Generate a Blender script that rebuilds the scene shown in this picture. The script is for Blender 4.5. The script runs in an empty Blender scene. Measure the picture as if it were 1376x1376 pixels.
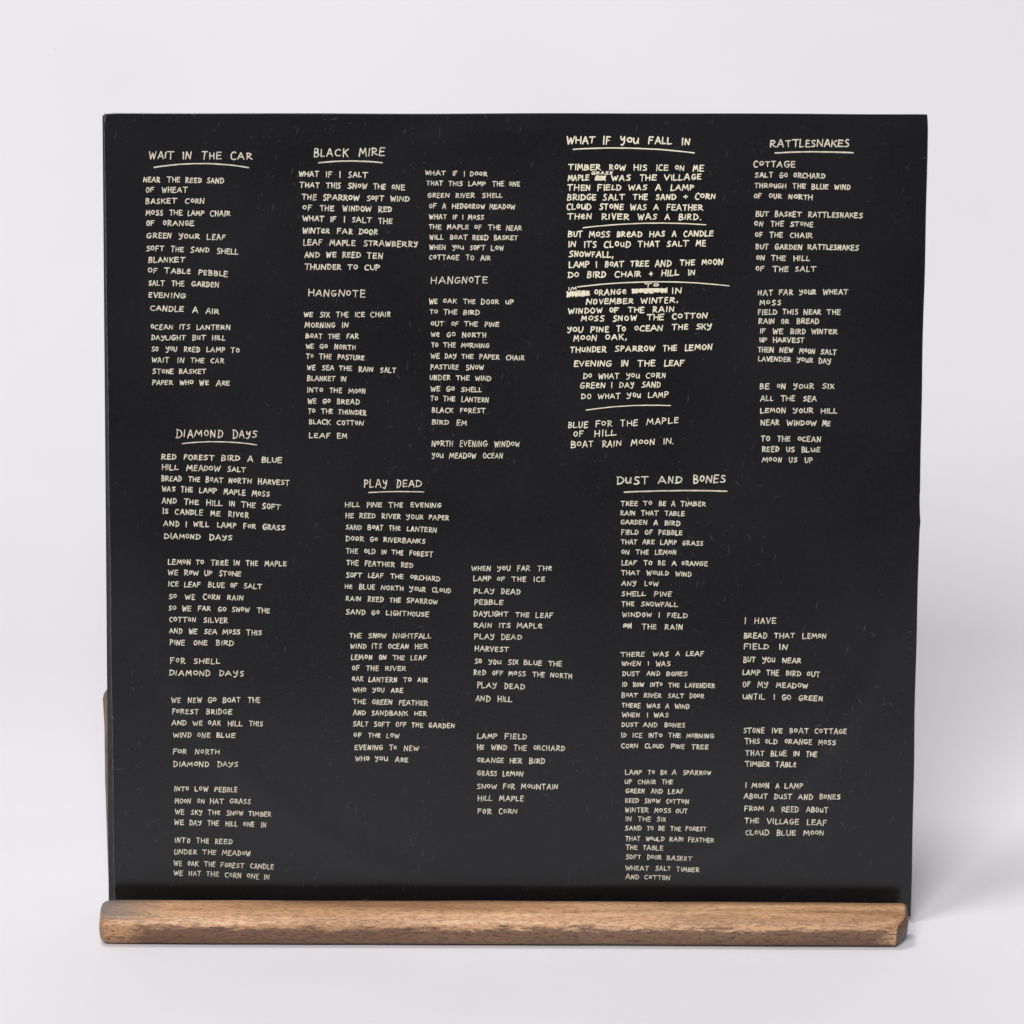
import bpy, bmesh, math, random
from mathutils import Vector, Matrix

# ------------------------------------------------------------------ camera
sc = bpy.context.scene
PH = 1376.0                                   # side of the photograph in its own pixels
CAM = Vector((-0.0074, -1.4818, 0.6702))
PITCH, YAW, ROLL, FPX = math.radians(18.666), math.radians(-0.267), math.radians(0.329), 5546.7
cp, sp, cy, sy = math.cos(PITCH), math.sin(PITCH), math.cos(YAW), math.sin(YAW)
F = Vector((-sy*cp, cy*cp, -sp)); R0 = Vector((cy, sy, 0)); U0 = R0.cross(F)
RT = R0*math.cos(ROLL) + U0*math.sin(ROLL); UP = -R0*math.sin(ROLL) + U0*math.cos(ROLL)
cd = bpy.data.cameras.new('camera'); cam = bpy.data.objects.new('camera', cd)
sc.collection.objects.link(cam)
M = Matrix((RT, UP, -F)).transposed().to_4x4(); M.translation = CAM
cam.matrix_world = M
cd.sensor_width = 36; cd.lens = FPX/PH*36; cd.clip_start = 0.05; cd.clip_end = 50
sc.camera = cam

# ------------------------------------------------------------------ world and lamps
w = bpy.data.worlds.new('World'); sc.world = w; w.use_nodes = True
bg = w.node_tree.nodes['Background']
bg.inputs[0].default_value = (0.93, 0.93, 1.0, 1); bg.inputs[1].default_value = 0.11

def area(name, loc, target, sx, sy_, power, col=(1, 1, 1)):
    l = bpy.data.lights.new(name, 'AREA'); l.shape = 'RECTANGLE'; l.size = sx; l.size_y = sy_
    l.energy = power; l.color = col
    o = bpy.data.objects.new(name, l); sc.collection.objects.link(o)
    o.location = loc
    o.rotation_euler = (Vector(target)-Vector(loc)).to_track_quat('-Z', 'Y').to_euler()
    return o
area('softbox_overhead', (-0.40, -0.04, 1.9), (0, 0.06, 0), 0.34, 0.34, 12.5, (1.0, 0.985, 0.985))
area('softbox_front', (-0.62, -3.0, 2.8), (-0.1, 0.6, 0.1), 2.0, 1.4, 147, (0.99, 0.985, 1.0))

vs = sc.view_settings
vs.view_transform = 'Standard'; vs.look = 'None'; vs.exposure = 0.0; vs.gamma = 1.0; vs.use_curve_mapping = False

# ------------------------------------------------------------------ measuring helpers
LEAN = math.radians(10); BASE_Z = 0.002
SB = Vector((0, 0, BASE_Z))                                   # foot of the sleeve's front face
SU = Vector((0, math.sin(LEAN), math.cos(LEAN)))              # up along the face
SN = Vector((0, -math.cos(LEAN), math.sin(LEAN)))             # out of the face
def ray(px, py):
    return (F + RT*((px-PH/2)/FPX) + UP*((PH/2-py)/FPX)).normalized()
def on_face(px, py, off=0.0):
    """where the line of sight of a spot in the photograph meets the sleeve's leaning face: (x, height along face)"""
    d = ray(px, py); o = SB + SN*off
    t = (o-CAM).dot(SN)/d.dot(SN); p = CAM + d*t - o
    return p.x, p.dot(SU)
def at_depth(px, py, y):
    d = ray(px, py); t = (y-CAM.y)/d.y
    return CAM + d*t
def on_floor(px, py):
    d = ray(px, py); return CAM + d*(-CAM.z/d.z)

# ------------------------------------------------------------------ object helpers
def link(name, me, mats, parent=None):
    o = bpy.data.objects.new(name, me); sc.collection.objects.link(o)
    for m in (mats if isinstance(mats, (list, tuple)) else [mats]): me.materials.append(m)
    if parent: o.parent = parent
    return o
def thing(name, label, cat, loc=(0, 0, 0)):
    o = bpy.data.objects.new(name, None); sc.collection.objects.link(o)
    o.location = loc; o.empty_display_size = .02
    o['label'] = label; o['category'] = cat
    return o
def pydata(name, v, f, smooth=False):
    me = bpy.data.meshes.new(name); me.from_pydata(v, [], f); me.update()
    if smooth:
        for p in me.polygons: p.use_smooth = True
    return me
class NT:
    def __init__(s, name):
        s.m = bpy.data.materials.new(name); s.m.use_nodes = True; s.t = s.m.node_tree
        s.b = s.t.nodes['Principled BSDF']
    def n(s, typ, ins=None, **kw):
        x = s.t.nodes.new('ShaderNode'+typ)
        for k, v in kw.items(): setattr(x, k, v)
        for k, v in (ins or {}).items(): s.set(x.inputs[k], v)
        return x
    def set(s, inp, v):
        if isinstance(v, bpy.types.NodeSocket): s.t.links.new(v, inp)
        elif isinstance(v, bpy.types.Node): s.t.links.new(v.outputs[0], inp)
        else: inp.default_value = v
    def P(s, **kw):
        for k, v in kw.items(): s.set(s.b.inputs[k.replace('_', ' ')], v)
    def ramp(s, fac, stops):
        r = s.n('ValToRGB', {0: fac}); e = r.color_ramp.elements
        while len(e) < len(stops): e.new(.5)
        for q, (p, c) in zip(e, stops):
            q.position = p; q.color = tuple(c)+(1,) if len(c) == 3 else c
        return r
    def mapping(s, scale, rot=(0, 0, 0), loc=(0, 0, 0), coord='Object'):
        tc = s.n('TexCoord'); return s.n('Mapping', {'Vector': tc.outputs[coord], 'Scale': scale, 'Rotation': rot, 'Location': loc})
    def math(s, op, a, b=0.0, clamp=False):
        x = s.n('Math', {0: a, 1: b}, operation=op); x.use_clamp = clamp; return x
    def mix(s, fac, a, b, mode='MIX'):
        x = s.n('Mix', data_type='RGBA', blend_type=mode)
        s.set(x.inputs[0], fac); s.set(x.inputs[6], a); s.set(x.inputs[7], b)
        return x.outputs[2]

# ------------------------------------------------------------------ materials
def g(v): return (v, v, v)
def mat_paper_backdrop():
    a = NT('white_backdrop_paper')
    n1 = a.n('TexNoise', {'Vector': a.mapping((5, 5, 5)), 'Scale': 1.0, 'Detail': 3.0})
    c = a.ramp(n1, [(0.3, (0.733, 0.722, 0.744)), (0.7, (0.772, 0.761, 0.783))])
    n2 = a.n('TexNoise', {'Vector': a.mapping((260, 420, 300)), 'Scale': 1.0, 'Detail': 4.0, 'Roughness': .6})
    n3 = a.n('TexNoise', {'Vector': a.mapping((14, 34, 20), rot=(0, 0, .5)), 'Scale': 1.0, 'Detail': 2.0})
    # a few grains of dust lying on the paper
    vo = a.n('TexVoronoi', {'Vector': a.mapping((38, 38, 38)), 'Scale': 1.0}, feature='F1')
    rad = a.math('MULTIPLY', a.math('SUBTRACT', a.n('SeparateColor', {0: vo.outputs['Color']}), 0.93, True), 0.45)
    dot = a.math('LESS_THAN', vo.outputs['Distance'], rad)
    col = a.mix(a.math('MULTIPLY', dot, 0.35), c.outputs[0], (0.30, 0.26, 0.25, 1))
    h = a.math('ADD', a.math('MULTIPLY', n2, 0.25), a.math('MULTIPLY', n3, 1.0))
    bp = a.n('Bump', {'Strength': 0.25, 'Distance': 0.0012, 'Height': h})
    a.P(Base_Color=col, Roughness=0.85, Normal=bp.outputs[0]); a.b.inputs['Specular IOR Level'].default_value = 0.25
    return a.m

def scratch_layer(a, rot, sx, sy_, thr, width, loc=(0, 0, 0)):
    """thin short dashes lying mostly along one direction"""
    wob = a.n('TexNoise', {'Vector': a.mapping((30, 30, 30)), 'Scale': 1.0, 'Detail': 1.0})
    mp = a.n('Mapping', {'Vector': a.mapping((1, 1, 1), rot=(0, 0, rot)).outputs[0], 'Scale': (sx, sy_, 1), 'Location': loc})
    add = a.n('VectorMath', {0: mp.outputs[0], 1: a.n('VectorMath', {0: wob.outputs['Color'], 1: (.9, .9, 0)}, operation='MULTIPLY').outputs[0]}, operation='ADD')
    vo = a.n('TexVoronoi', {'Vector': add.outputs[0], 'Scale': 1.0, 'Randomness': 1.0}, feature='F1', voronoi_dimensions='2D')
    sel = a.math('MULTIPLY', a.math('SUBTRACT', a.n('SeparateColor', {0: vo.outputs['Color']}), thr, True), 1/(1-thr))
    r = a.math('MULTIPLY', sel, width)
    d = a.math('SUBTRACT', r, vo.outputs['Distance'])
    return a.math('MULTIPLY', d, 1/width*1.3, True)

def mat_sleeve():
    a = NT('matt_black_printed_card')
    grain = a.n('TexNoise', {'Vector': a.mapping((900, 900, 900)), 'Scale': 1.0, 'Detail': 3.0, 'Roughness': .7})
    cloud = a.n('TexNoise', {'Vector': a.mapping((14, 14, 14)), 'Scale': 1.0, 'Detail': 4.0})
    base = a.ramp(grain, [(0.3, (0.0028, 0.0027, 0.0032)), (0.7, (0.0074, 0.0071, 0.0080))])
    s1 = scratch_layer(a, 0.22, 700, 150, 0.945, 0.31)
    s2 = scratch_layer(a, -0.55, 620, 190, 0.955, 0.31, (3, 5, 0))
    s5 = scratch_layer(a, 0.05, 900, 85, 0.982, 0.30, (6, 1, 0))
    s3 = scratch_layer(a, 0.6, 520, 520, 0.86, 0.25, (9, 2, 0))
    s4 = scratch_layer(a, 1.35, 700, 150, 0.965, 0.30, (1, 7, 0))
    s1 = a.math('MAXIMUM', s1, s5)
    patch = a.ramp(a.n('TexNoise', {'Vector': a.mapping((11, 11, 11), loc=(4, 1, 0)), 'Scale': 1.0, 'Detail': 2.0}), [(0.40, g(0.12)), (0.64, g(1))])
    tot = a.math('MULTIPLY', a.math('MAXIMUM', a.math('MAXIMUM', s1, s2), a.math('MAXIMUM', s3, s4)), patch.outputs[0])
    col = a.mix(a.math('MULTIPLY', tot, 0.42), base.outputs[0], (0.085, 0.083, 0.085, 1))
    col = a.mix(a.math('MULTIPLY', a.ramp(cloud, [(0.4, g(0)), (0.8, g(1))]), 0.14), col, (0.028, 0.027, 0.029, 1))
    rough = a.ramp(cloud, [(0.3, g(0.20)), (0.7, g(0.25))])
    bp = a.n('Bump', {'Strength': 0.15, 'Distance': 0.0001, 'Height': grain})
    a.P(Base_Color=col, Roughness=rough.outputs[0], Normal=bp.outputs[0])
    return a.m
def mat_simple(name, col, rough=.6, var=.25, scale=400):
    a = NT(name)
    n = a.n('TexNoise', {'Vector': a.mapping((scale,)*3), 'Scale': 1.0, 'Detail': 3.0})
    lo = tuple(c*(1-var) for c in col); hi = tuple(c*(1+var) for c in col)
    a.P(Base_Color=a.ramp(n, [(0.3, lo), (0.7, hi)]).outputs[0], Roughness=rough)
    return a.m
def mat_wood():
    a = NT('oiled_acacia_wood')
    mp = a.mapping((9, 150, 150)); 
    n1 = a.n('TexNoise', {'Vector': mp, 'Scale': 1.0, 'Detail': 5.0, 'Roughness': .6, 'Distortion': .3})
    base = a.ramp(n1, [(0.30, (0.29, 0.140, 0.062)), (0.5, (0.55, 0.305, 0.150)), (0.70, (0.80, 0.510, 0.290))])
    # lower half of the lip darkened: dark grain plus some painted-in shade
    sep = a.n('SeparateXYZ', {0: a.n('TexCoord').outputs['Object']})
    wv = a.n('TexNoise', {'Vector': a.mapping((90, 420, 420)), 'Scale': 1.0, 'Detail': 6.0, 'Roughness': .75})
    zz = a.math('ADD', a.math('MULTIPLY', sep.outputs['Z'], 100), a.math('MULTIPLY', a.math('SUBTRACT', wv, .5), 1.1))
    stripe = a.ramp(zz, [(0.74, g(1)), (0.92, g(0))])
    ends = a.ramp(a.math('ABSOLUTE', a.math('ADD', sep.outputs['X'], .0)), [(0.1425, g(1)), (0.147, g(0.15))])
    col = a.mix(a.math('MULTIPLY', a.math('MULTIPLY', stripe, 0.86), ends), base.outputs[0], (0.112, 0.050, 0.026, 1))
    # pores: short dark dashes along the grain
    po = a.n('TexNoise', {'Vector': a.mapping((420, 2100, 2100)), 'Scale': 1.0, 'Detail': 2.0, 'Roughness': .6})
    po2 = a.n('TexNoise', {'Vector': a.mapping((170, 1100, 1100), loc=(2, 3, 1)), 'Scale': 1.0, 'Detail': 3.0, 'Roughness': .6})
    pr = a.math('MAXIMUM', a.ramp(po, [(0.52, g(0)), (0.64, g(1))]), a.ramp(po2, [(0.56, g(0)), (0.67, g(1))]))
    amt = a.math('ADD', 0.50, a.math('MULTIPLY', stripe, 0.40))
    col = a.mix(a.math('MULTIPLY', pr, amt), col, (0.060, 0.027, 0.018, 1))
    # smoky blotches and the grey smudge on one end
    bl = a.ramp(a.n('TexNoise', {'Vector': a.mapping((22, 120, 120), loc=(5, 0, 0)), 'Scale': 1.0, 'Detail': 3.0}), [(0.52, g(0)), (0.74, g(1))])
    col = a.mix(a.math('MULTIPLY', bl, 0.34), col, (0.110, 0.052, 0.036, 1))
    sm = a.math('MULTIPLY', a.ramp(a.math('ADD', a.math('MULTIPLY', sep.outputs['X'], -1), a.math('MULTIPLY', wv, .02)), [(0.142, g(0)), (0.166, g(1))]),
                a.ramp(a.math('ADD', a.math('MULTIPLY', sep.outputs['Z'], 60), a.math('MULTIPLY', n1, .14)), [(0.68, g(0)), (0.80, g(1))]))
    col = a.mix(a.math('MULTIPLY', sm, 0.85), col, (0.135, 0.115, 0.115, 1))
    # saw-cut ends show dark end grain
    nx = a.n('SeparateXYZ', {0: a.n('NewGeometry').outputs['Normal']}).outputs[0]
    eg = a.n('TexNoise', {'Vector': a.mapping((700, 500, 500)), 'Scale': 1.0, 'Detail': 4.0})
    col = a.mix(a.ramp(nx, [(0.22, g(0)), (0.42, g(1))]), col, a.ramp(eg, [(0.3, (0.060, 0.034, 0.024)), (0.7, (0.165, 0.098, 0.066))]).outputs[0])
    bp = a.n('Bump', {'Strength': 0.6, 'Distance': 0.00025, 'Height': a.math('SUBTRACT', n1, a.math('MULTIPLY', pr, .5))})
    a.P(Base_Color=col, Roughness=0.45, Normal=bp.outputs[0])
    return a.m
def mat_endgrain():
    a = NT('wood_end_grain')
    n = a.n('TexNoise', {'Vector': a.mapping((900, 600, 600)), 'Scale': 1.0, 'Detail': 4.0})
    a.P(Base_Color=a.ramp(n, [(0.3, (0.045, 0.028, 0.022)), (0.7, (0.135, 0.085, 0.062))]).outputs[0], Roughness=0.6)
    return a.m
M_BACK = mat_paper_backdrop(); M_CARD = mat_sleeve()
M_EDGE = mat_simple('scuffed_card_edge', (0.085, 0.088, 0.095), .7, .7, 500)
M_SPINE = mat_simple('worn_black_spine', (0.013, 0.0145, 0.016), .5, .5, 700)
M_INK = mat_simple('cream_printed_ink', (0.55, 0.50, 0.385), .6, .28, 450)
M_INK2 = mat_simple('bright_cream_printed_ink', (0.70, 0.64, 0.475), .6, .14, 450)
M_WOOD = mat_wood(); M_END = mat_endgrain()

# ------------------------------------------------------------------ backdrop: one sheet sweeping from table to wall
def backdrop():
    prof = [(-1.9, 0), (-1.2, 0), (-.6, 0), (-.2, 0), (.1, 0), (.3, 0)]
    y0, r = .42, .75
    for i in range(0, 19):
        t = i/18*math.radians(84); prof.append((y0 + r*math.sin(t), r - r*math.cos(t)))
    ly, lz = prof[-1]; prof.append((ly+.1, lz+1.0)); prof.append((ly+.2, lz+1.9))
    nx = 24; v = []; f = []
    for (y, z) in prof:
        for i in range(nx+1): v.append((-2.2+4.4*i/nx, y, z))
    for j in range(len(prof)-1):
        for i in range(nx):
            a = j*(nx+1)+i; f.append((a, a+1, a+nx+2, a+nx+1))
    o = link('backdrop', pydata('backdrop', v, f, True), M_BACK); o['kind'] = 'structure'
    o['label'] = 'seamless white paper sheet under and behind the stand'
backdrop()

# ------------------------------------------------------------------ wooden stand
LIPB = -0.0105                                   # back edge of the lip (towards the sleeve)
stand = thing('record_stand', 'low wooden stand with rounded front lip holding the black sleeve', 'stand', (0, 0, 0))
XL = at_depth(134, 1238, -.019).x; XR = at_depth(1219.5, 1245, -.019).x
def lip():
    rnd = random.Random(4)
    T = .0138
    def prof(sx):
        # points run round the section: (y, z), bottom back first, then front, then up and over
        return [(LIPB, .0006), (-.0215, .0006), (-.0236, .0012), (-.0246, .0026), (-.0250, .0050), (-.0248, .0084), (-.0240, .0104),
                (-.0221, .0120), (-.0196, .0128), (-.0172, .01345), (-.0153, .0137), (LIPB-.0006, .0136), (LIPB, .0128)]
    n = len(prof(0)); stations = []
    def wav(x, k): return math.sin(x*23+k)*.5+math.sin(x*61+2*k)*.3+math.sin(x*140+k*3)*.2
    L = XR-XL; ns = 110
    xs = []
    for i, (dx, shrink) in enumerate([(0, .0026), (.00025, .0017), (.0007, .0010), (.0014, .0005), (.0026, .00015), (.005, 0)]):
        xs.append((XL+dx, shrink, 0))
    for i in range(1, ns): xs.append((XL+.005+(L-.012)*i/ns, 0, 0))
    for dx, shrink, ch in [(.0050, 0, .0), (.0042, 0, .10), (.0032, 0, .34), (.0022, .0, .60), (.0012, .0001, .85), (.0004, .0003, 1), (0, .0006, 1.08)]:
        xs.append((XR-dx, shrink, ch))
    v = []; f = []; fm = []
    cy0, cz0 = -.0190, .0070
    for (x, s, ch) in xs:
        for k, (y, z) in enumerate(prof(x)):
            # hand-finished: the outline wanders slightly
            top = max(0, (z-.006)/.008)
            z2 = z*(1+.012*top) + wav(x, 1)*.00022*top; y2 = y - wav(x, 4)*.0002*(1 if y < -.017 else 0)
            d = Vector((y2-cy0, z2-cz0)); l = d.length
            d = d*(max(l-s*1.5, .001)/l) if s else d
            y2, z2 = cy0+d.x, cz0+d.y
            if s: z2 = max(z2, .0006)
            # right end: the front corner is cut back, more towards the foot
            if ch and y2 < -.0145:
                low = min(1, max(0, (.0136-z2)/.0120))
                y2 += ch*(.0068*low)*(min(1, (-.0145-y2)/.006))
            v.append((x, y2, z2))
    m = len(xs)
    for j in range(m-1):
        for k in range(n):
            a = j*n+k; b = j*n+(k+1) % n
            f.append((a, a+n, b+n, b)); fm.append(1 if j >= m-6 and 1 <= k <= 8 and (k <= 5 or j >= m-9+k-3) else 0)
    f.append(tuple(range(n))); fm.append(1)
    f.append(tuple(reversed([(m-1)*n+k for k in range(n)]))); fm.append(1)
    me = pydata('front_lip', v, f, True)
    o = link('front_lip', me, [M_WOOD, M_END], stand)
    for p, q in zip(me.polygons, fm): p.material_index = 0
    return o
lip()
def rounded_slab(name, xl, xr, y0, y1, z0, z1, r, mat, parent):
    bm = bmesh.new(); bmesh.ops.create_cube(bm, size=1)
    for q in bm.verts:
        q.co = Vector((xl if q.co.x < 0 else xr, y0 if q.co.y < 0 else y1, z0 if q.co.z < 0 else z1))
    bmesh.ops.bevel(bm, geom=bm.edges[:], offset=r, segments=2, affect='EDGES', profile=.6)
    me = bpy.data.meshes.new(name); bm.to_mesh(me); bm.free()
    for p in me.polygons: p.use_smooth = True
    return link(name, me, mat, parent)
rounded_slab('base_board', XL+.004, XR-.0042, LIPB+.0002, .058, .0004, .0018, .0004, M_WOOD, stand)
# back rest: a board leaning parallel to the sleeve, a little way behind it
def back_rest():
    off = -.0085
    def fx(px, py): x, s = on_face(px, py, off); return x, s
    tl = fx(138.3, 935); ml = fx(141, 1050); bl = fx(145.5, 1180)
    xr_t = tl[0]*-1 - .006; xr_b = -bl[0] - .006
    top = tl[1] + .0015
    out = [(xr_b, .004), (xr_t, top-.003), (xr_t-.003, top), (tl[0]+.0035, top+.0008), (tl[0]+.0014, top+.0003), (tl[0]+.0002, top-.0012), (tl[0]-.0001, top-.003),
           (tl[0]+.0004, top-.014), ml, bl, (bl[0]+.0008, .004)]
    v = []; n = len(out)
    for d, ins in ((0, .0006), (-.0006, 0), (-.0075, 0), (-.008, .0006)):
        cx = sum(p[0] for p in out)/n; cz = sum(p[1] for p in out)/n
        for (x, s) in out:
            x2 = x - math.copysign(ins, x-cx); s2 = s - math.copysign(ins, s-cz)
            p = SB + SN*(off+d) + Vector((x2, 0, 0)) + SU*s2; v.append(tuple(p))
    f = [tuple(range(n))]
    for j in range(3):
        for k in range(n): f.append((j*n+k, (j+1)*n+k, (j+1)*n+(k+1) % n, j*n+(k+1) % n))
    f.append(tuple(reversed(range(3*n, 4*n))))
    o = link('back_rest', pydata('back_rest', v, f), M_WOOD2, stand)
def mat_wood2():
    a = NT('weathered_wood_board')
    n1 = a.n('TexNoise', {'Vector': a.mapping((60, 60, 60)), 'Scale': 1.0, 'Detail': 5.0, 'Roughness': .65})
    n2 = a.n('TexNoise', {'Vector': a.mapping((700, 700, 90)), 'Scale': 1.0, 'Detail': 3.0})
    c = a.ramp(n1, [(0.3, (0.11, 0.066, 0.040)), (0.55, (0.20, 0.135, 0.090)), (0.75, (0.27, 0.22, 0.185))])
    c = a.mix(a.math('MULTIPLY', a.ramp(n2, [(0.5, g(0)), (0.7, g(1))]), .6), c.outputs[0], (0.07, 0.04, 0.03, 1))
    a.P(Base_Color=c, Roughness=.55); return a.m
M_WOOD2 = mat_wood2()
back_rest()

# ------------------------------------------------------------------ record sleeve
sleeve = thing('record_sleeve', 'black square album sleeve covered in cream handwritten song words, standing in the wooden stand', 'record sleeve')
sleeve.location = SB
sleeve.matrix_world = Matrix((Vector((1, 0, 0)), SU, SN)).transposed().to_4x4()
sleeve.location = SB
TLc = on_face(139.6, 152.0); TRc = on_face(1247.3, 153.2); BRc = on_face(1224.2, 1216); BLc = on_face(153.4, 1211)
BTL = on_face(138.2, 152.6, -.001); BBL = on_face(146.6, 1211, -.001)
def lerp(a, b, t): return a+(b-a)*t
def edge_at(top, bot, s):                        # x of a side edge at height s along the face
    t = (s-bot[1])/(top[1]-bot[1]); return lerp(bot[0], top[0], t)
def warp(x, s):                                  # the card is not quite flat; the disc inside presses a faint ring
    r = math.hypot(x-.004, s-.158)
    z = .00028*math.sin(x*11+1)*math.sin(s*9+.6) + .00012*math.sin(x*27-s*19)
    z += .00016*math.exp(-((r-.149)/.0028)**2) + .00010/(1+math.exp((r-.151)/.0015))
    return z
def top_s(x): return lerp(TLc[1], TRc[1], (x+.157)/.314) + .00011*math.sin(x*33) + .00007*math.sin(x*71+1)
def right_dx(s):
    nick = on_face(1238, 697)[1]
    d = .00012*math.sin(s*50) + .00008*math.sin(s*130)
    d += .0003*math.exp(-((s-nick)/.0025)**2) - .0002*math.exp(-((s-nick-.006)/.004)**2)
    return d
NX = NY = 72
def card(name, tl, bl, z0, th, mat, edge, extra_bot=0.0):
    v = []; f = []; mi = []
    S0 = .0008
    for layer in (0, 1, 2):                      # face, rim just behind the face, rear
        ins = .00022 if layer == 0 else 0
        zz = z0 - (0, .00018, th)[layer]
        for j in range(NY+1):
            for i in range(NX+1):
                u = i/NX; q = j/NY
                smax = top_s(lerp(tl[0], TRc[0], u)) - ins; s = lerp(S0+ins, smax, q)
                xl = edge_at(tl, bl, s)+ins + .00008*math.sin(s*90+2); xr = edge_at(TRc, BRc, s) + right_dx(s)-ins
                cr = .0011 if q > .99 and layer >= 0 else 0
                x = lerp(xl, xr, u)
                if j == NY and i == 0: x += .0007; s -= .0003
                if j == NY and i == NX: x -= .0003; s -= .0001
                v.append((x, s, zz + warp(x, s)))
    N = (NX+1)*(NY+1)
    def id(l, i, j): return l*N+j*(NX+1)+i
    for j in range(NY):
        for i in range(NX):
            f.append((id(0, i, j), id(0, i+1, j), id(0, i+1, j+1), id(0, i, j+1))); mi.append(0)
            f.append((id(2, i, j), id(2, i, j+1), id(2, i+1, j+1), id(2, i+1, j))); mi.append(0)
    for l in (0, 1):
        for j in range(NY):
            f.append((id(l, 0, j), id(l, 0, j+1), id(l+1, 0, j+1), id(l+1, 0, j))); mi.append(1)
            f.append((id(l, NX, j), id(l+1, NX, j), id(l+1, NX, j+1), id(l, NX, j+1))); mi.append(1)
        for i in range(NX):
            f.append((id(l, i, NY), id(l, i+1, NY), id(l+1, i+1, NY), id(l+1, i, NY))); mi.append(0)
            f.append((id(l, i, 0), id(l+1, i, 0), id(l+1, i+1, 0), id(l, i+1, 0))); mi.append(0)
    # drop unused inner points of the rim layer
    me = pydata(name, v, f); bm = bmesh.new(); bm.from_mesh(me)
    for p, q in zip(bm.faces, mi): p.material_index = q; p.smooth = True
    bmesh.ops.delete(bm, geom=[q for q in bm.verts if not q.link_faces], context='VERTS')
    bm.normal_update()
    for e in bm.edges:
        if len(e.link_faces) == 2 and e.calc_face_angle(0) > .4: e.smooth = False
    bm.to_mesh(me); bm.free()
    return link(name, me, [mat, edge], sleeve)
front = card('front_panel', TLc, BLc, 0.0, .0006, M_CARD, M_EDGE)
back = card('back_panel', BTL, BBL, -.0009, .0008, M_CARD, M_SPINE)
def spine():
    v = []; f = []; n = 40; k = 6
    for j in range(n+1):
        s = lerp(.001, BTL[1]-.0006, j/n); x0 = edge_at(BTL, BBL, s)-.00015; x1 = edge_at(TLc, BLc, s)+.0004
        for i in range(k+1):
            t = i/k*math.pi*.5
            x = x1-(x1-x0)*math.cos(t)**.5 if i < k else x1
            z = -.0009 + .0006*math.sin(t) + warp(x, s) + .00004*math.sin(s*200)
            v.append((x, s, z))
    for j in range(n):
        for i in range(k):
            a = j*(k+1)+i; f.append((a, a+1, a+k+2, a+k+1))
    return link('spine', pydata('spine', v, f, True), M_SPINE, sleeve)
spine()

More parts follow.
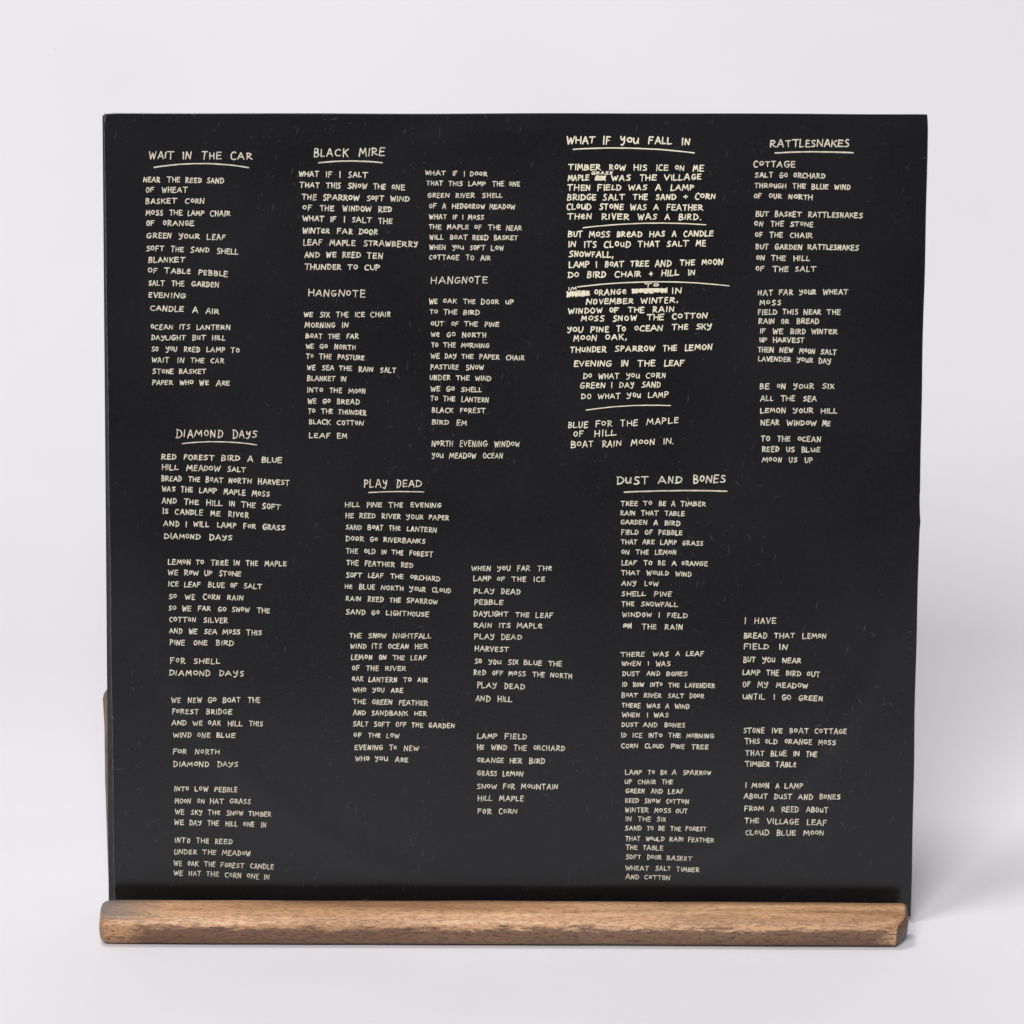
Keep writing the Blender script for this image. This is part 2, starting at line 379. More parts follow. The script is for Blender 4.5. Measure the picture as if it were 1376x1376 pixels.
# ------------------------------------------------------------------ handwriting
def arc(cx, cy_, rx, ry, a0, a1, n=7):
    return [(cx+rx*math.cos(math.radians(lerp(a0, a1, i/(n-1)))), cy_+ry*math.sin(math.radians(lerp(a0, a1, i/(n-1))))) for i in range(n)]
G = {                                            # capital letters, six high, drawn as pen strokes
 'A': (4.2, [[(0, 0), (1.9, 6), (2.2, 6), (4.2, 0)], [(.7, 2.1), (3.6, 2.2)]]),
 'B': (3.5, [[(.2, 0), (.3, 6)], [(.2, 6), (2.4, 5.8), (3.0, 4.7), (2.3, 3.5), (.4, 3.1)], [(.6, 3.1), (2.8, 2.8), (3.5, 1.6), (2.6, .3), (.1, 0)]]),
 'C': (3.6, [[(3.5, 5.2), (2.5, 6), (1.0, 5.4), (.1, 3.4), (.4, 1.2), (1.6, 0), (3.5, .5)]]),
 'D': (3.8, [[(.4, 0), (.5, 6)], [(0, 6), (2.2, 5.7), (3.6, 4.1), (3.6, 2.0), (2.2, .3), (.1, 0)]]),
 'E': (3.2, [[(3.1, 5.8), (.3, 6), (.2, 0), (3.2, .2)], [(.3, 3.1), (2.7, 3.2)]]),
 'e': (3.3, [[(.3, 3.0), (2.9, 3.4), (2.6, 5.2), (1.6, 5.9), (.5, 4.6), (.2, 2.2), (1.2, .2), (3.2, .6)]]),
 'F': (3.1, [[(3.1, 5.9), (.3, 6), (.2, 0)], [(.3, 3.1), (2.4, 3.3)]]),
 'G': (4.0, [[(3.6, 5.3), (2.4, 6), (.8, 5.2), (.1, 3), (.6, .9), (2.0, 0), (3.6, .9), (3.7, 2.6)], [(2.1, 2.6), (4.2, 2.7)]]),
 'H': (3.8, [[(.2, 6), (.3, 0)], [(3.6, 6), (3.5, 0)], [(.2, 3.0), (3.7, 3.1)]]),
 'I': (.8, [[(.4, 6), (.4, 0)]]),
 'J': (3.0, [[(.9, 5.9), (3.3, 6)], [(2.2, 6), (2.2, 1.4), (1.4, .1), (0, 1.0)]]),
 'K': (3.5, [[(.2, 6), (.3, 0)], [(3.3, 5.8), (.4, 2.8)], [(1.2, 3.4), (3.6, 0)]]),
 'L': (3.0, [[(.2, 6), (.1, 0), (3.1, .3)]]),
 'M': (4.9, [[(0, 0), (.8, 6), (2.5, 1.9), (4.0, 6), (4.8, 0)]]),
 'N': (3.9, [[(.1, 0), (.4, 6), (3.3, .1), (3.7, 6)]]),
 'O': (3.4, [[(1.8, 5.5), (.7, 5.1), (.1, 3.2), (.5, 1.1), (1.7, .2), (2.9, 1.0), (3.3, 3.0), (2.8, 4.9), (1.5, 5.6)]]),
 'P': (3.2, [[(.2, 0), (.3, 6)], [(0, 5.9), (2.4, 5.8), (3.2, 4.5), (2.4, 3.1), (.4, 2.7)]]),
 'Q': (3.9, [[(1.9, 5.9), (.7, 5.4), (.1, 3.2), (.5, 1.0), (1.8, 0), (3.2, .8), (3.7, 3.0), (3.1, 5.2), (1.6, 5.9)], [(2.3, 1.5), (4.1, -.5)]]),
 'R': (3.6, [[(.3, 0), (.4, 6)], [(0, 5.8), (2.4, 5.7), (3.1, 4.5), (2.3, 3.2), (.5, 2.9), (3.8, .1)]]),
 'S': (3.3, [[(3.2, 5.5), (1.9, 6), (.6, 5.1), (.8, 3.7), (2.4, 2.9), (3.2, 1.6), (2.3, .2), (.1, .4)]]),
 'T': (4.0, [[(-.2, 5.9), (4.0, 6)], [(1.9, 6), (1.9, 0)]]),
 'U': (3.4, [[(.1, 6), (.1, 1.6), (1.1, 0), (2.6, .3), (3.3, 2.0), (3.4, 6)]]),
 'u': (3.7, [[(.1, 5.6), (.2, 1.5), (1.1, .1), (2.4, .6), (3.2, 2.6), (3.3, 5.6)], [(3.2, 3.0), (3.7, 0)]]),
 'V': (3.7, [[(0, 6), (1.7, 0), (3.7, 6)]]),
 'W': (5.0, [[(0, 5.9), (1.2, 0), (2.6, 4.6), (3.7, .1), (5.0, 5.9)]]),
 'X': (3.6, [[(0, 6), (3.6, 0)], [(3.4, 6), (.1, 0)]]),
 'Y': (3.8, [[(.1, 5.9), (.6, 3.7), (1.9, 3.2), (3.4, 5.9)], [(3.4, 5.9), (2.9, 1.6), (1.7, -.8), (.2, -.3)]]),
 'Z': (3.5, [[(.1, 5.9), (3.4, 5.8), (.1, .2), (3.5, 0)]]),
 '+': (3.2, [[(1.6, 4.8), (1.6, .9)], [(0, 2.8), (3.3, 3.0)]]),
 ',': (1.2, [[(.9, .8), (.3, -1.2)]]),
 '.': (.8, [[(.3, .3), (.6, .1)]]),
}
ROUND = set('BCDGOPQRSUJeuY')
def smooth(pts):
    for _ in range(1):
        q = [pts[0]]
        for a, b in zip(pts, pts[1:]):
            q.append((a[0]*.75+b[0]*.25, a[1]*.75+b[1]*.25)); q.append((a[0]*.25+b[0]*.75, a[1]*.25+b[1]*.75))
        q.append(pts[-1]); pts = q
    return pts
class Ink:
    """collects pen strokes given in photograph pixels and lays them as raised print on the sleeve face"""
    def __init__(s): s.v = []; s.f = []
    def stroke(s, pts, wpx, rnd, taper=.85):
        P = [Vector(p) for p in pts]; cut = 0
        for i in range(1, len(P)-1):             # a sharp turn ends one ribbon and starts the next
            a, b = P[i]-P[i-1], P[i+1]-P[i]
            if a.length > 1e-4 and b.length > 1e-4 and a.angle(b) > 1.0:
                s.ribbon(pts[cut:i+1], wpx, rnd, 1); cut = i
        s.ribbon(pts[cut:], wpx, rnd, taper)
    def ribbon(s, pts, wpx, rnd, taper):
        P = [Vector(on_face(*p)) for p in pts]
        P = [p for i, p in enumerate(P) if i == 0 or (p-P[i-1]).length > 1e-6]
        if len(P) < 2: return
        hw = wpx/2*.000226
        d0 = (P[1]-P[0]).normalized(); d1 = (P[-1]-P[-2]).normalized()
        P = [P[0]-d0*hw*.75, P[0]-d0*hw*.2] + P[1:-1] + [P[-1]+d1*hw*.2, P[-1]+d1*hw*.75]
        n = len(P); b = len(s.v); lift = rnd.uniform(0, .00001)
        for i, p in enumerate(P):
            d = (P[min(i+1, n-1)]-P[max(i-1, 0)]).normalized(); nn = Vector((-d.y, d.x))
            k = hw*(.45 if i in (0, n-1) else 1)*rnd.uniform(.88, 1.12)
            if i == n-2: k *= taper
            w0 = warp(p.x, p.y)
            for sgn, zz in ((-1, .00004), (0, .00009), (1, .00004)):
                q = p+nn*k*sgn; s.v.append((q.x, q.y, w0+zz+lift))
        for i in range(n-1):
            a = b+i*3; s.f += [(a, a+3, a+4, a+1), (a+1, a+4, a+5, a+2)]
    def flush(s, name, mat, parent, label=None):
        # faces wound to look outwards
        me = pydata(name, s.v, s.f, True)
        o = link(name, me, mat, parent)
        if label: o['label'] = label
        return o
def write(ink, text, x0, y0, x1, y1, h, wpx, rnd, small_o=True, slant=.05):
    """one line of capitals between two ends; y0 and y1 are the middle of the letters at either end"""
    items = []; X = 0.0
    for wi, word in enumerate(text.split()):
        if wi: X += rnd.uniform(5.2, 7.4)
        wy = rnd.uniform(-.25, .25)
        for k, ch in enumerate(word):
            key = ch
            if ch == 'U' and rnd.random() < .5: key = 'u'
            if ch == 'E' and rnd.random() < .06: key = 'e'
            gw, st = G[key]
            sx = rnd.uniform(.84, 1.18); sh = rnd.uniform(.86, 1.1); dy = wy + rnd.uniform(-.28, .28)
            if key in ('e', 'u'): sh *= .9
            if ch == 'O' and small_o and rnd.random() < .7: sh *= .80; sx *= .95; dy += .6
            if k == 0: sh *= 1.06
            items.append((X, st, sx, sh, dy, key, rnd.uniform(-.04, .04)+slant)); X += gw*sx + rnd.uniform(1.1, 1.8)
    X -= 1.45; kx = (x1-x0)/X; ky = h*.81/6.0; L = x1-x0
    for (ox, st, sx, sh, dy, key, sl) in items:
        for pts in st:
            if key in ROUND and len(pts) > 3: pts = smooth(pts)
            out = []
            for (a, b) in pts:
                a += rnd.uniform(-.2, .2); b += rnd.uniform(-.2, .2)
                px = x0 + (ox + a*sx + (b-3)*sl)*kx
                t = (px-x0)/L
                bow = -math.sin(max(0, min(1, t))*math.pi)*(y1-y0)*.12
                out.append((px, y0+(y1-y0)*t + bow - ((b-3)*sh+dy)*ky))
            ink.stroke(out, wpx*rnd.uniform(.9, 1.1), rnd)
# Headings and everyday little words are the sleeve's own. The songs' other words are not copied out:
# a number stands for a word of that many letters and is filled with a plain word of the same length.
POOL = {1: 'A I'.split(), 2: 'IT AT BY SO NO AS OR'.split(),
 3: 'DAY SKY RED OLD NEW SEA AIR ICE OAK ROW TEN SIX LOW HAT CUP FAR'.split(),
 4: 'RAIN SAND LEAF NEAR BLUE SOFT WIND TREE BIRD SNOW HILL LAMP DOOR SALT CORN MOSS BOAT MOON PINE REED'.split(),
 5: 'RIVER STONE GREEN PAPER CLOUD WHEAT GRASS TABLE CHAIR MAPLE OCEAN FIELD BREAD NORTH LEMON SHELL'.split(),
 6: 'GARDEN WINTER ORANGE MEADOW SILVER PEBBLE BASKET CANDLE BRIDGE WINDOW COTTON FOREST TIMBER'.split(),
 7: 'MORNING EVENING SPARROW ORCHARD LANTERN BLANKET HARVEST PASTURE COTTAGE THUNDER FEATHER VILLAGE'.split(),
 8: 'SNOWFALL MOUNTAIN HEDGEROW LAVENDER NOVEMBER DAYLIGHT SANDBANK'.split(),
 9: 'WATERFALL BUTTERCUP SEPTEMBER NIGHTFALL'.split(), 10: 'RIVERBANKS LIGHTHOUSE STRAWBERRY'.split()}
last = {}
def fill(spec, rnd):
    out = []
    for t in spec.split():
        core = t.rstrip(',.'); tail = t[len(core):]
        if core.isdigit():
            n = int(core); c = [q for q in POOL[n] if q not in last.get(n, [])] or POOL[n]
            core = rnd.choice(c); last[n] = (last.get(n, [])+[core])[-3:]
        out.append(core+tail)
    return ' '.join(out)
LINE = 'L'
# (part, letter height, pen width, [(x left, y left, x right, y right, words)...]) in photograph pixels
SHEET = [
 ('song_title', 11.3, 1.9, [(200.4, 208.5, 338, 210, 'WAIT IN THE CAR')]),
 ('underline', 0, 2.2, [(207, 225, 270, 219.8, 334, 225.2)]),
 ('verse', 8.2, 1.75, [(193, 241, 301, 243, '4 THE 4 4'), (196.3, 255, 252, 255, 'OF 5'), (196, 270, 275, 270, '6 4'), (196.5, 285.6, 309, 287.3, '4 THE 4 5'),
   (197, 300, 260, 300, 'OF 6'), (197, 316.4, 303, 318.6, '5 YOUR 4'), (197, 334, 320, 338, '4 THE 4 5'), (200, 349, 248.6, 349, '7'), (199, 363.4, 306, 368.3, 'OF 5 6'),
   (200, 380.2, 294, 383, '4 THE 6'), (200, 396.5, 249, 398, '7'), (202, 413.8, 294, 418.5, '6 A 3')]),
 ('verse', 7.6, 1.65, [(203, 439.3, 309, 440, '5 ITS 7'), (204, 453.6, 302, 454.2, '8 BUT 4'), (204, 468.6, 321.5, 470.8, 'SO YOU 4 4 TO'), (204.5, 484, 301, 484.8, 'WAIT IN THE CAR'),
   (205, 499, 277, 499, '5 6'), (205, 513.8, 308, 515, '5 WHO WE ARE')]),
 ('song_title', 12, 1.8, [(237, 582.3, 345, 583.8, 'DIAMOND DAYS')]),
 ('underline', 0, 1.8, [(245, 596, 293, 593.6, 345, 597.7)]),
 ('verse', 8.3, 1.75, [(217.4, 613.6, 379, 618.4, '3 6 4 A 4'), (218, 627.8, 330, 631, '4 6 4'), (217.4, 643, 388.5, 649, '5 THE 4 5 7'), (218, 657, 362, 664, 'WAS THE 4 5 4'),
   (218, 673, 376.5, 681.6, 'AND THE 4 IN THE 4'), (219, 687, 334, 692.5, 'IS 6 ME 5'), (220, 703.4, 382.4, 709.5, 'AND I WILL 4 FOR 5'), (220.7, 720.5, 312, 722.8, 'DIAMOND DAYS')]),
 ('verse', 7.9, 1.65, [(226, 755.2, 385, 758, '5 TO 4 IN THE 5'), (226, 769.2, 324, 771.6, 'WE 3 UP 5'), (226.5, 784.6, 352, 788.4, '3 4 4 OF 4'), (227, 801.4, 327, 803.4, 'SO WE 4 4'),
   (227, 817, 362, 820.6, 'SO WE 3 GO 4 THE'), (228, 832.4, 306, 833.4, '6 6'), (228, 847.8, 351.5, 850.3, 'AND WE 3 4 THIS'), (228.5, 863.4, 314, 864.4, '4 ONE 4')]),
 ('verse', 8.6, 1.7, [(229, 888, 295, 888.6, 'FOR 5'), (228, 903.8, 327.5, 905.6, 'DIAMOND DAYS')]),
 ('verse', 7.9, 1.6, [(230.5, 940.8, 349, 940.4, 'WE 3 GO 4 THE'), (232, 956, 312, 956.4, '6 6'), (231, 971.4, 353, 972.4, 'AND WE 3 4 THIS'), (233, 987.4, 316, 988, '4 ONE 4')]),
 ('verse', 7.9, 1.6, [(233, 1009.8, 295, 1009.9, 'FOR 5'), (233, 1026.8, 320, 1027, 'DIAMOND DAYS')]),
 ('verse', 7.6, 1.55, [(234.6, 1060, 319, 1061.4, 'INTO 3 6'), (235.5, 1076.5, 336.6, 1077, '4 ON 3 5'), (235.5, 1091, 364.5, 1094, 'WE 3 THE 4 6'), (234.4, 1105, 357.6, 1108.8, 'WE 3 THE 4 ONE IN')]),
 ('verse', 7.6, 1.55, [(235, 1129, 312, 1131, 'INTO THE 4'), (234.6, 1144.4, 336, 1147.4, 'UNDER THE 6'), (233.7, 1160, 367.4, 1165.4, 'WE 3 THE 6 6'), (233.7, 1173, 362, 1178.8, 'WE 3 THE 4 ONE IN')]),
 ('song_title', 12, 2.0, [(422.4, 205.3, 516.4, 203.8, 'BLACK MIRE')]),
 ('underline', 0, 2.2, [(428, 218.8, 470, 216.4, 514, 218.6)]),
 ('verse', 8.6, 1.9, [(402, 233.8, 494, 235, 'WHAT IF I 4'), (403, 248.6, 544, 251.9, 'THAT THIS 4 THE ONE'), (406, 264.6, 550, 267.7, 'THE 7 4 4'), (407, 279.6, 526, 281.2, 'OF THE 6 3'),
   (407, 293.8, 526.7, 297, 'WHAT IF I 4 THE'), (407, 310.2, 507.5, 312, '6 3 4'), (408, 325.8, 561, 328.4, '4 5 10'), (410, 342, 514, 343.8, 'AND WE 4 3'), (410, 358.4, 510, 359.4, '7 TO 3')]),
 ('song_title', 11, 1.75, [(414.7, 393.2, 490, 394.6, 'HANGNOTE')]),
 ('verse', 7.6, 1.65, [(408.7, 422.8, 524, 422.4, 'WE 3 THE 3 5'), (410, 436.7, 468, 437, '7 IN'), (411, 451.6, 481, 452, '4 THE 3'), (411.6, 465, 477.5, 466.8, 'WE GO 5'), (411.6, 478.7, 489.5, 481, 'TO THE 7'),
   (413, 493.8, 532, 497.6, 'WE 3 THE 4 4'), (413, 508.5, 465, 509.2, '7 IN'), (413, 524, 491, 525.4, 'INTO THE 4'), (414, 538.8, 483, 540.2, 'WE GO 5'), (414.5, 552, 492, 554.6, 'TO THE 7'),
   (415.7, 566.7, 489, 569, 'BLACK 6'), (415.7, 585, 466, 585.8, '4 EM')]),
 ('verse', 7.3, 1.65, [(572, 232.4, 654.7, 233.6, 'WHAT IF I 4'), (573.5, 246.4, 698, 247.4, 'THAT THIS 4 THE ONE'), (575, 262.5, 674.4, 262.9, '5 5 5'), (577, 276.6, 691.7, 278, 'OF A 8 6'),
   (577, 291.4, 649.7, 291.8, 'WHAT IF I 4'), (577, 304.4, 701, 306.4, 'THE 5 OF THE 4'), (577.5, 318.8, 695, 319.6, 'WILL 4 4 6'), (577.5, 332.2, 676.6, 333.4, 'WHEN YOU 4 3'), (577, 345.8, 658.6, 346.4, '7 TO 3')]),
 ('song_title', 11.3, 1.75, [(579.4, 376.2, 654.3, 376.3, 'HANGNOTE')]),
 ('verse', 7.5, 1.65, [(577, 404.6, 690, 405.8, 'WE 3 THE 4 UP'), (578, 419, 644, 420, 'TO THE 4'), (579.4, 434.8, 670, 435.8, 'OUT OF THE 4'), (579.4, 449.2, 653, 450, 'WE GO 5'), (580, 463.4, 657, 464.4, 'TO THE 7'),
   (579, 478, 704, 481, 'WE 3 THE 5 5'), (579, 493.2, 649.7, 493.8, '7 4'), (578, 507.2, 660, 508.6, 'UNDER THE 4'), (579, 522.4, 647, 523.6, 'WE GO 5'), (579, 535, 656.7, 537.7, 'TO THE 7'),
   (580.6, 551.2, 652, 552, 'BLACK 6'), (580.6, 567.4, 627.4, 568.2, '4 EM')]),
 ('verse', 8.8, 1.55, [(580.6, 595.6, 698, 597, '5 7 6'), (580.6, 611.8, 675, 612.2, 'YOU 6 5')]),
 ('song_title!', 11.6, 2.3, [(762, 187.8, 927, 190, 'WHAT IF YOU FALL IN')]),
 ('underline!', 0, 2.1, [(770, 200.6, 850, 199.1, 933, 205.5)]),
 ('verse!', 9.0, 2.05, [(764, 224.6, 945.5, 226.2, '6 3 HIS 3 ON ME'), (763.6, 239.6, 791, 238.4, '5'), (822, 239.4, 942, 237.2, 'WAS THE 7'), (763, 252, 932, 251.6, 'THEN 5 WAS A 4'),
   (762.7, 265, 961, 264, '6 4 THE 4 + 4'), (762, 277.4, 943.7, 279, '5 5 WAS A 7'), (763, 290.4, 942, 292, 'THEN 5 WAS A 4.')]),
 ('inserted_word!', 4.6, 1.5, [(795, 232.6, 823, 232.2, '5')]),
 ('crossed_out_word!', 9, 2.2, [(800.5, 239.5, 813.5, 239)]),
 ('underline!', 0, 1.9, [(783.5, 306, 872, 300, 948.5, 302)]),
 ('verse!', 9.0, 2.05, [(763.6, 315, 958, 313.6, 'BUT 4 5 HAS A 6'), (764, 328.4, 948.5, 326.8, 'IN ITS 5 THAT 4 ME'), (765, 341, 824, 342, '8,'), (765, 356, 971.5, 351.6, '4 I 4 4 AND THE 4'), (763.6, 369.6, 934, 365.4, 'DO 4 5 + 4 IN')]),
 ('underline!', 0, 1.9, [(776, 385.5, 882, 378.6, 979.6, 384)]),
 ('verse!', 8.6, 2.0, [(799, 393, 842, 391.8, '6'), (903.5, 390.8, 915.4, 389.8, 'IN'), (788, 405.2, 910.7, 403, '8 6,'), (764, 417.8, 906, 415.2, '6 OF THE 4'), (781.6, 428.4, 950, 423.8, '4 4 THE 6'),
   (762.7, 443, 956, 438.2, 'YOU 4 TO 5 THE 3'), (771, 454.6, 842, 453, '4 3,'), (767, 469.8, 957, 466, '7 7 THE 5')]),
 ('inserted_word!', 5.2, 1.6, [(764, 388.2, 775, 387.8, 'IM')]),
 ('inserted_word!', 5.4, 1.6, [(866.6, 383.8, 885.5, 383.2, 'TO')]),
 ('crossed_out_word!', 9.5, 2.3, [(762, 395.4, 792, 393.6)]),
 ('crossed_out_word!', 8.5, 2.2, [(849.6, 391.2, 896, 390.2)]),
 ('verse!', 8.8, 2.0, [(772, 488.4, 918.6, 487.6, '7 IN THE 4')]),
 ('verse!', 8.5, 1.6, [(784, 505.4, 894, 504.4, 'DO WHAT YOU 4'), (780, 518, 887.4, 516.4, '5 I 3 4'), (781, 532.4, 898, 530, 'DO WHAT YOU 4')]),
 ('underline!', 0, 1.6, [(787.6, 551, 850, 545.2, 901, 545)]),
 ('verse!', 9.3, 1.6, [(764, 571.2, 911.6, 564.4, '4 FOR THE 5'), (771, 583.2, 828, 581.4, 'OF 4'), (767.4, 597.4, 905, 592.2, '4 4 4 IN.')]),
 ('song_title', 11.5, 2.1, [(1035, 192.8, 1141, 192.6, 'RATTLESNAKES')]),
 ('underline', 0, 2.3, [(1041.4, 205.6, 1094, 204, 1146.5, 205.4)]),
 ('verse', 9.4, 1.9, [(1013, 220.6, 1069, 221.4, '7')]),
 ('verse', 7.9, 1.8, [(1014.6, 235.2, 1108.5, 236.6, '4 GO 7'), (1014.6, 249.2, 1142, 252, 'THROUGH THE 4 4'), (1013.4, 263.6, 1092, 265, 'OF OUR 5')]),
 ('verse', 7.9, 1.85, [(1016, 287.4, 1159, 289.9, 'BUT 6 RATTLESNAKES'), (1014, 300.4, 1092.6, 301.4, 'ON THE 5'), (1015, 315.4, 1091.7, 316.6, 'OF THE 5'), (1016, 331.4, 1153.5, 333.2, 'BUT 6 RATTLESNAKES'), (1016.5, 346.4, 1088, 347.2, 'ON THE 4'), (1016, 361, 1096, 361.8, 'OF THE 4')]),
 ('verse', 7.9, 1.8, [(1018.8, 393.2, 1139, 392.2, '3 3 YOUR 5'), (1021, 406.4, 1049, 406.8, '4'), (1019, 419.2, 1129, 419.2, '5 THIS 4 THE'), (1019.6, 431.6, 1100, 431.8, '4 OR 5'), (1021.4, 444.8, 1125, 446.2, 'IF WE 4 6'),
   (1021, 456.4, 1080, 457.6, 'UP 7'), (1019, 469.5, 1124, 473.6, 'THEN 3 4 4'), (1019, 482, 1116.5, 485.6, '8 YOUR 3')]),
 ('verse', 8.0, 1.8, [(1021.4, 519, 1120.5, 519.2, 'BE ON YOUR 3'), (1022, 535, 1097, 535.6, 'ALL THE 3'), (1022, 551.4, 1124.6, 552.4, '5 YOUR 4'), (1022.4, 567.6, 1115.6, 569, '4 6 ME')]),
 ('verse', 8.0, 1.8, [(1023, 589.2, 1103, 590.2, 'TO THE 5'), (1024.5, 603.2, 1101.8, 604.2, '4 US 4'), (1024.5, 617.6, 1091, 618.2, '4 US UP')]),
 ('song_title', 11.8, 1.75, [(489.6, 649.8, 566.7, 649.4, 'PLAY DEAD')]),
 ('underline', 0, 1.8, [(495.5, 661.7, 535, 660.4, 569.7, 660.9)]),
 ('verse', 7.5, 1.65, [(463.7, 678, 592.6, 679, '4 4 THE 7'), (464.7, 692.6, 603, 695.5, 'HE 4 5 YOUR 5'), (465, 708, 586.8, 712, '4 4 THE 7'), (465, 723.8, 571, 727.4, '4 GO 10'), (465.4, 740.4, 582, 744.6, 'THE 3 IN THE 6'), (466, 756, 555, 760, 'THE 7 3'),
   (465.5, 772, 591.4, 778, '4 4 THE 7'), (463.7, 787.8, 606, 794, 'HE 4 5 YOUR 5'), (465, 804.2, 587.5, 808.8, '4 4 THE 7'), (465, 822, 576.6, 825.4, '4 GO 10')]),
 ('verse', 7.5, 1.65, [(469.8, 854, 579, 855, 'THE 4 9'), (471.3, 868, 574.8, 868.6, '4 ITS 5 HER'), (472.3, 883, 573, 884, '5 ON THE 4'), (473.6, 897.4, 545, 898.2, 'OF THE 5'), (473.3, 912.4, 574.3, 913.6, '3 7 TO 3'), (474.6, 926.8, 541.8, 927.4, 'WHO YOU ARE'),
   (474.6, 942.8, 574.8, 944.8, 'THE 5 7'), (474.6, 957.6, 573, 958.8, 'AND 8 HER'), (474.6, 972.6, 611, 975.4, '4 4 OFF THE 6'), (475.4, 987.6, 536.7, 988.6, 'OF THE 3'), (477, 1004.4, 562, 1005.4, '7 TO 3'), (477.7, 1019, 548.6, 1021, 'WHO YOU ARE')]),
 ('verse', 7.8, 1.65, [(634, 763.8, 741, 763.2, 'WHEN YOU 3 THE'), (636.4, 777.4, 732, 778.4, '4 OF THE 3'), (637, 793.8, 699, 795, 'PLAY DEAD'), (638, 808.8, 676, 809.2, '6'), (636.6, 824.6, 743, 827.2, '8 THE 4'), (637, 839.8, 728.7, 841.2, '4 ITS 5'),
   (637.7, 855, 701, 856.4, 'PLAY DEAD'), (638.4, 871.2, 683.7, 873, '7'), (638.4, 888.6, 755, 892.2, 'SO YOU 3 4 THE'), (637, 903.2, 768, 908.4, '3 OFF 4 THE 5')]),
 ('verse', 8.8, 1.65, [(641.7, 920.4, 704.6, 922.4, 'PLAY DEAD'), (639.7, 938.2, 688, 939.8, 'AND 4')]),
 ('verse', 8.0, 1.65, [(641.7, 989, 707, 990, '4 5'), (641.5, 1004, 758.8, 1005.4, 'HE 4 THE 7'), (641.5, 1021.2, 731.8, 1022.8, '6 HER 4'), (641.5, 1038.6, 702.8, 1040, '5 5'), (641, 1056.4, 749, 1057.2, '4 FOR 8'), (642, 1072.4, 703, 1073, '4 5'), (642, 1089.8, 695, 1090.4, 'FOR 4')]),
 ('song_title', 12, 2.25, [(829.3, 645.8, 974.5, 644, 'DUST AND BONES')]),
 ('underline', 0, 2.3, [(838.7, 661.3, 904.6, 659.2, 976.8, 660)]),
 ('verse', 7.1, 1.65, [(834.8, 676.4, 947.8, 677, '4 TO BE A 6'), (834, 689, 919.8, 690, '4 THAT 5'), (834.5, 701.4, 913.8, 703, '6 A 4'), (835, 715, 917, 716, '5 OF 6'), (835, 728, 944.7, 730, 'THAT ARE 4 5'), (835.3, 741.6, 908.6, 742.4, 'ON THE 5'),
   (835.8, 756, 951, 757.4, '4 TO BE A 6'), (835, 769.6, 929, 771.4, 'THAT WOULD 4'), (835.6, 783.6, 885.3, 784.4, 'ANY 3'), (835.6, 797.4, 902, 798.6, '5 4'), (835.8, 811, 910.4, 812.4, 'THE 8'), (836.6, 825.6, 923.5, 827, '6 I 5')]),
 ('crossed_out_word', 8, 2.0, [(838, 840.5, 848.5, 840.5)]),
 ('verse', 8.0, 1.65, [(862.8, 842, 917, 843, 'THE 4')]),
 ('verse', 7.0, 1.6, [(834.5, 879, 945, 878, 'THERE WAS A 4'), (835.6, 891.4, 900.7, 892, 'WHEN I WAS'), (836.6, 905, 923.5, 905.2, 'DUST AND BONES'), (836.6, 919.6, 960, 921, 'ID 3 INTO THE 8'), (835.6, 933.8, 946, 935.2, '4 5 4 4'), (836, 947.4, 926, 949.4, 'THERE WAS A 4'),
   (836, 960.2, 898, 961, 'WHEN I WAS'), (835.6, 973.4, 920.3, 974.4, 'DUST AND BONES'), (835, 987.6, 958.8, 988.6, 'ID 3 INTO THE 7'), (835, 1001.8, 951.7, 1003.4, '4 5 4 4')]),
 ('verse', 6.9, 1.55, [(840.3, 1037.4, 954.9, 1038, '4 TO BE A 7'), (839.8, 1050, 903.9, 1050.6, 'UP 5 THE'), (840.8, 1062.6, 918, 1063.6, '5 AND 4'), (840.3, 1075.4, 925, 1076.8, '4 4 6'), (840.3, 1088.2, 923.7, 1089.4, '6 4 OUT'), (841, 1100, 894, 1101, 'IN THE 3'),
   (840, 1112.4, 948.6, 1114, '4 TO BE THE 6'), (840.8, 1126.4, 959, 1128.6, 'THAT WOULD 4 7'), (841, 1138, 891, 1139.4, 'THE 5'), (841.3, 1151, 929.5, 1153.2, '4 4 6'), (841, 1165.6, 939, 1168.6, '5 4 6'), (841, 1177.6, 900, 1179.8, 'AND 6')]),
 ('verse', 9.2, 1.8, [(1001, 834, 1042.8, 834.2, 'I HAVE')]),
 ('verse', 8.2, 1.8, [(1000, 853.6, 1110, 854.4, '5 THAT 5'), (1000, 868.4, 1057.7, 869.6, '5 IN'), (999.3, 886, 1076, 887.6, 'BUT YOU 4'), (998.3, 902.8, 1101.4, 906, '4 THE 4 OUT'), (998.3, 919.4, 1084.6, 921.6, 'OF MY 6'), (998.3, 935.4, 1105.5, 938.4, 'UNTIL I GO 5')]),
 ('verse', 8.2, 1.75, [(999.3, 981.4, 1136.7, 982.2, '5 IVE 4 7'), (1001, 995.6, 1123, 997.4, 'THIS OLD 6 4'), (1001.7, 1011.8, 1097.4, 1013.2, 'THAT 4 IN THE'), (1001.5, 1026.4, 1069.4, 1027.6, '6 5')]),
 ('verse', 8.2, 1.75, [(1002, 1055, 1078.6, 1056, 'I 4 A 4'), (1000, 1069.6, 1128.8, 1071.2, 'ABOUT DUST AND BONES'), (1000.7, 1086.2, 1112, 1088.6, 'FROM A 4 ABOUT'), (1001, 1102.6, 1110.5, 1105.2, 'THE 7 4'), (1002, 1118.6, 1106.9, 1119.4, '5 4 4')]),
]
rnd = random.Random(11)
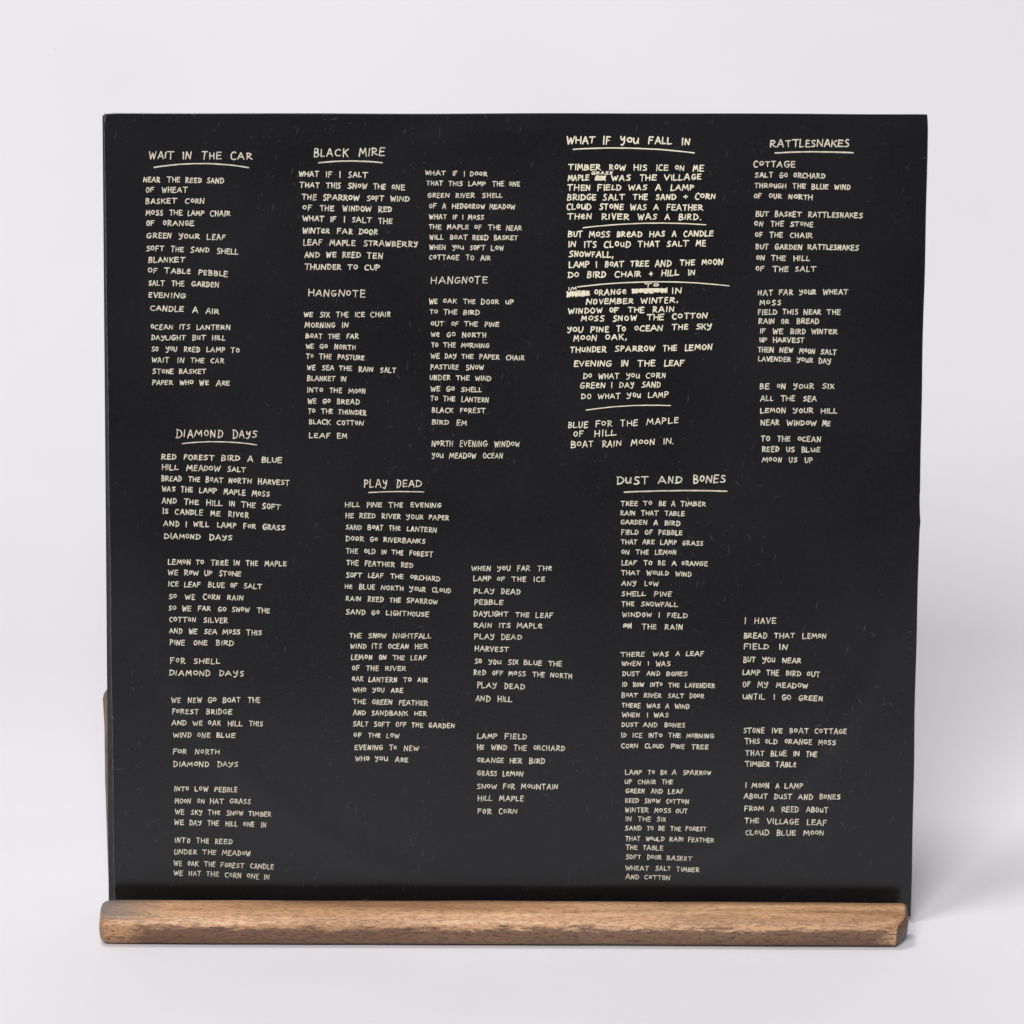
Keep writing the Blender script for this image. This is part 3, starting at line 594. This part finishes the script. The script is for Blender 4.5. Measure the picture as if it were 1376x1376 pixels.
for part, h, wpx, rows in SHEET:
    bright = part.endswith('!'); part = part.rstrip('!'); ink = Ink(); m = M_INK2 if bright else M_INK
    label = None
    if part == 'underline':
        x0, y0, xm, ym, x1, y1 = rows[0]; n = 14; pts = []
        cm = 2*ym-(y0+y1)/2
        for i in range(n+1):
            t = i/n; pts.append((lerp(x0, x1, t), (1-t)**2*y0+2*t*(1-t)*cm+t*t*y1+rnd.uniform(-.12, .12)))
        ink.stroke(pts, wpx, rnd)
    elif part == 'crossed_out_word':
        x0, y0, x1, y1 = rows[0]; pts = []; n = max(5, int((x1-x0)/2.4))
        write(ink, {13: '2', 30: 'W', 46: 'M'}.get(0, 'OX' if x1-x0 < 20 else ('WHEEL' if x1-x0 < 35 else 'HOLLOW')), x0, y0, x1, y1, h*.85, wpx, rnd)
        for k in range(2):
            pts = []
            for i in range(n+1):
                t = i/n; pts.append((lerp(x0, x1, t)+rnd.uniform(-.8, .8), lerp(y0, y1, t)+(-1 if (i+k) % 2 else 1)*h*rnd.uniform(.16, .42)))
            ink.stroke(smooth(pts), wpx, rnd)
        for k in range(3):
            yy = rnd.uniform(-.3, .3)*h
            ink.stroke([(x0+rnd.uniform(-1, 2), y0+yy), ((x0+x1)/2, (y0+y1)/2+yy+rnd.uniform(-1, 1)), (x1+rnd.uniform(-2, 1), y1+yy)], wpx, rnd)
    else:
        for (x0, y0, x1, y1, spec) in rows:
            text = spec if part == 'song_title' else fill(spec, rnd)
            write(ink, text, x0, y0, x1, y1, h, wpx, rnd)
        if part == 'song_title': label = 'cream handwritten heading reading ' + rows[0][4]
    ink.flush(part, m, front, label)
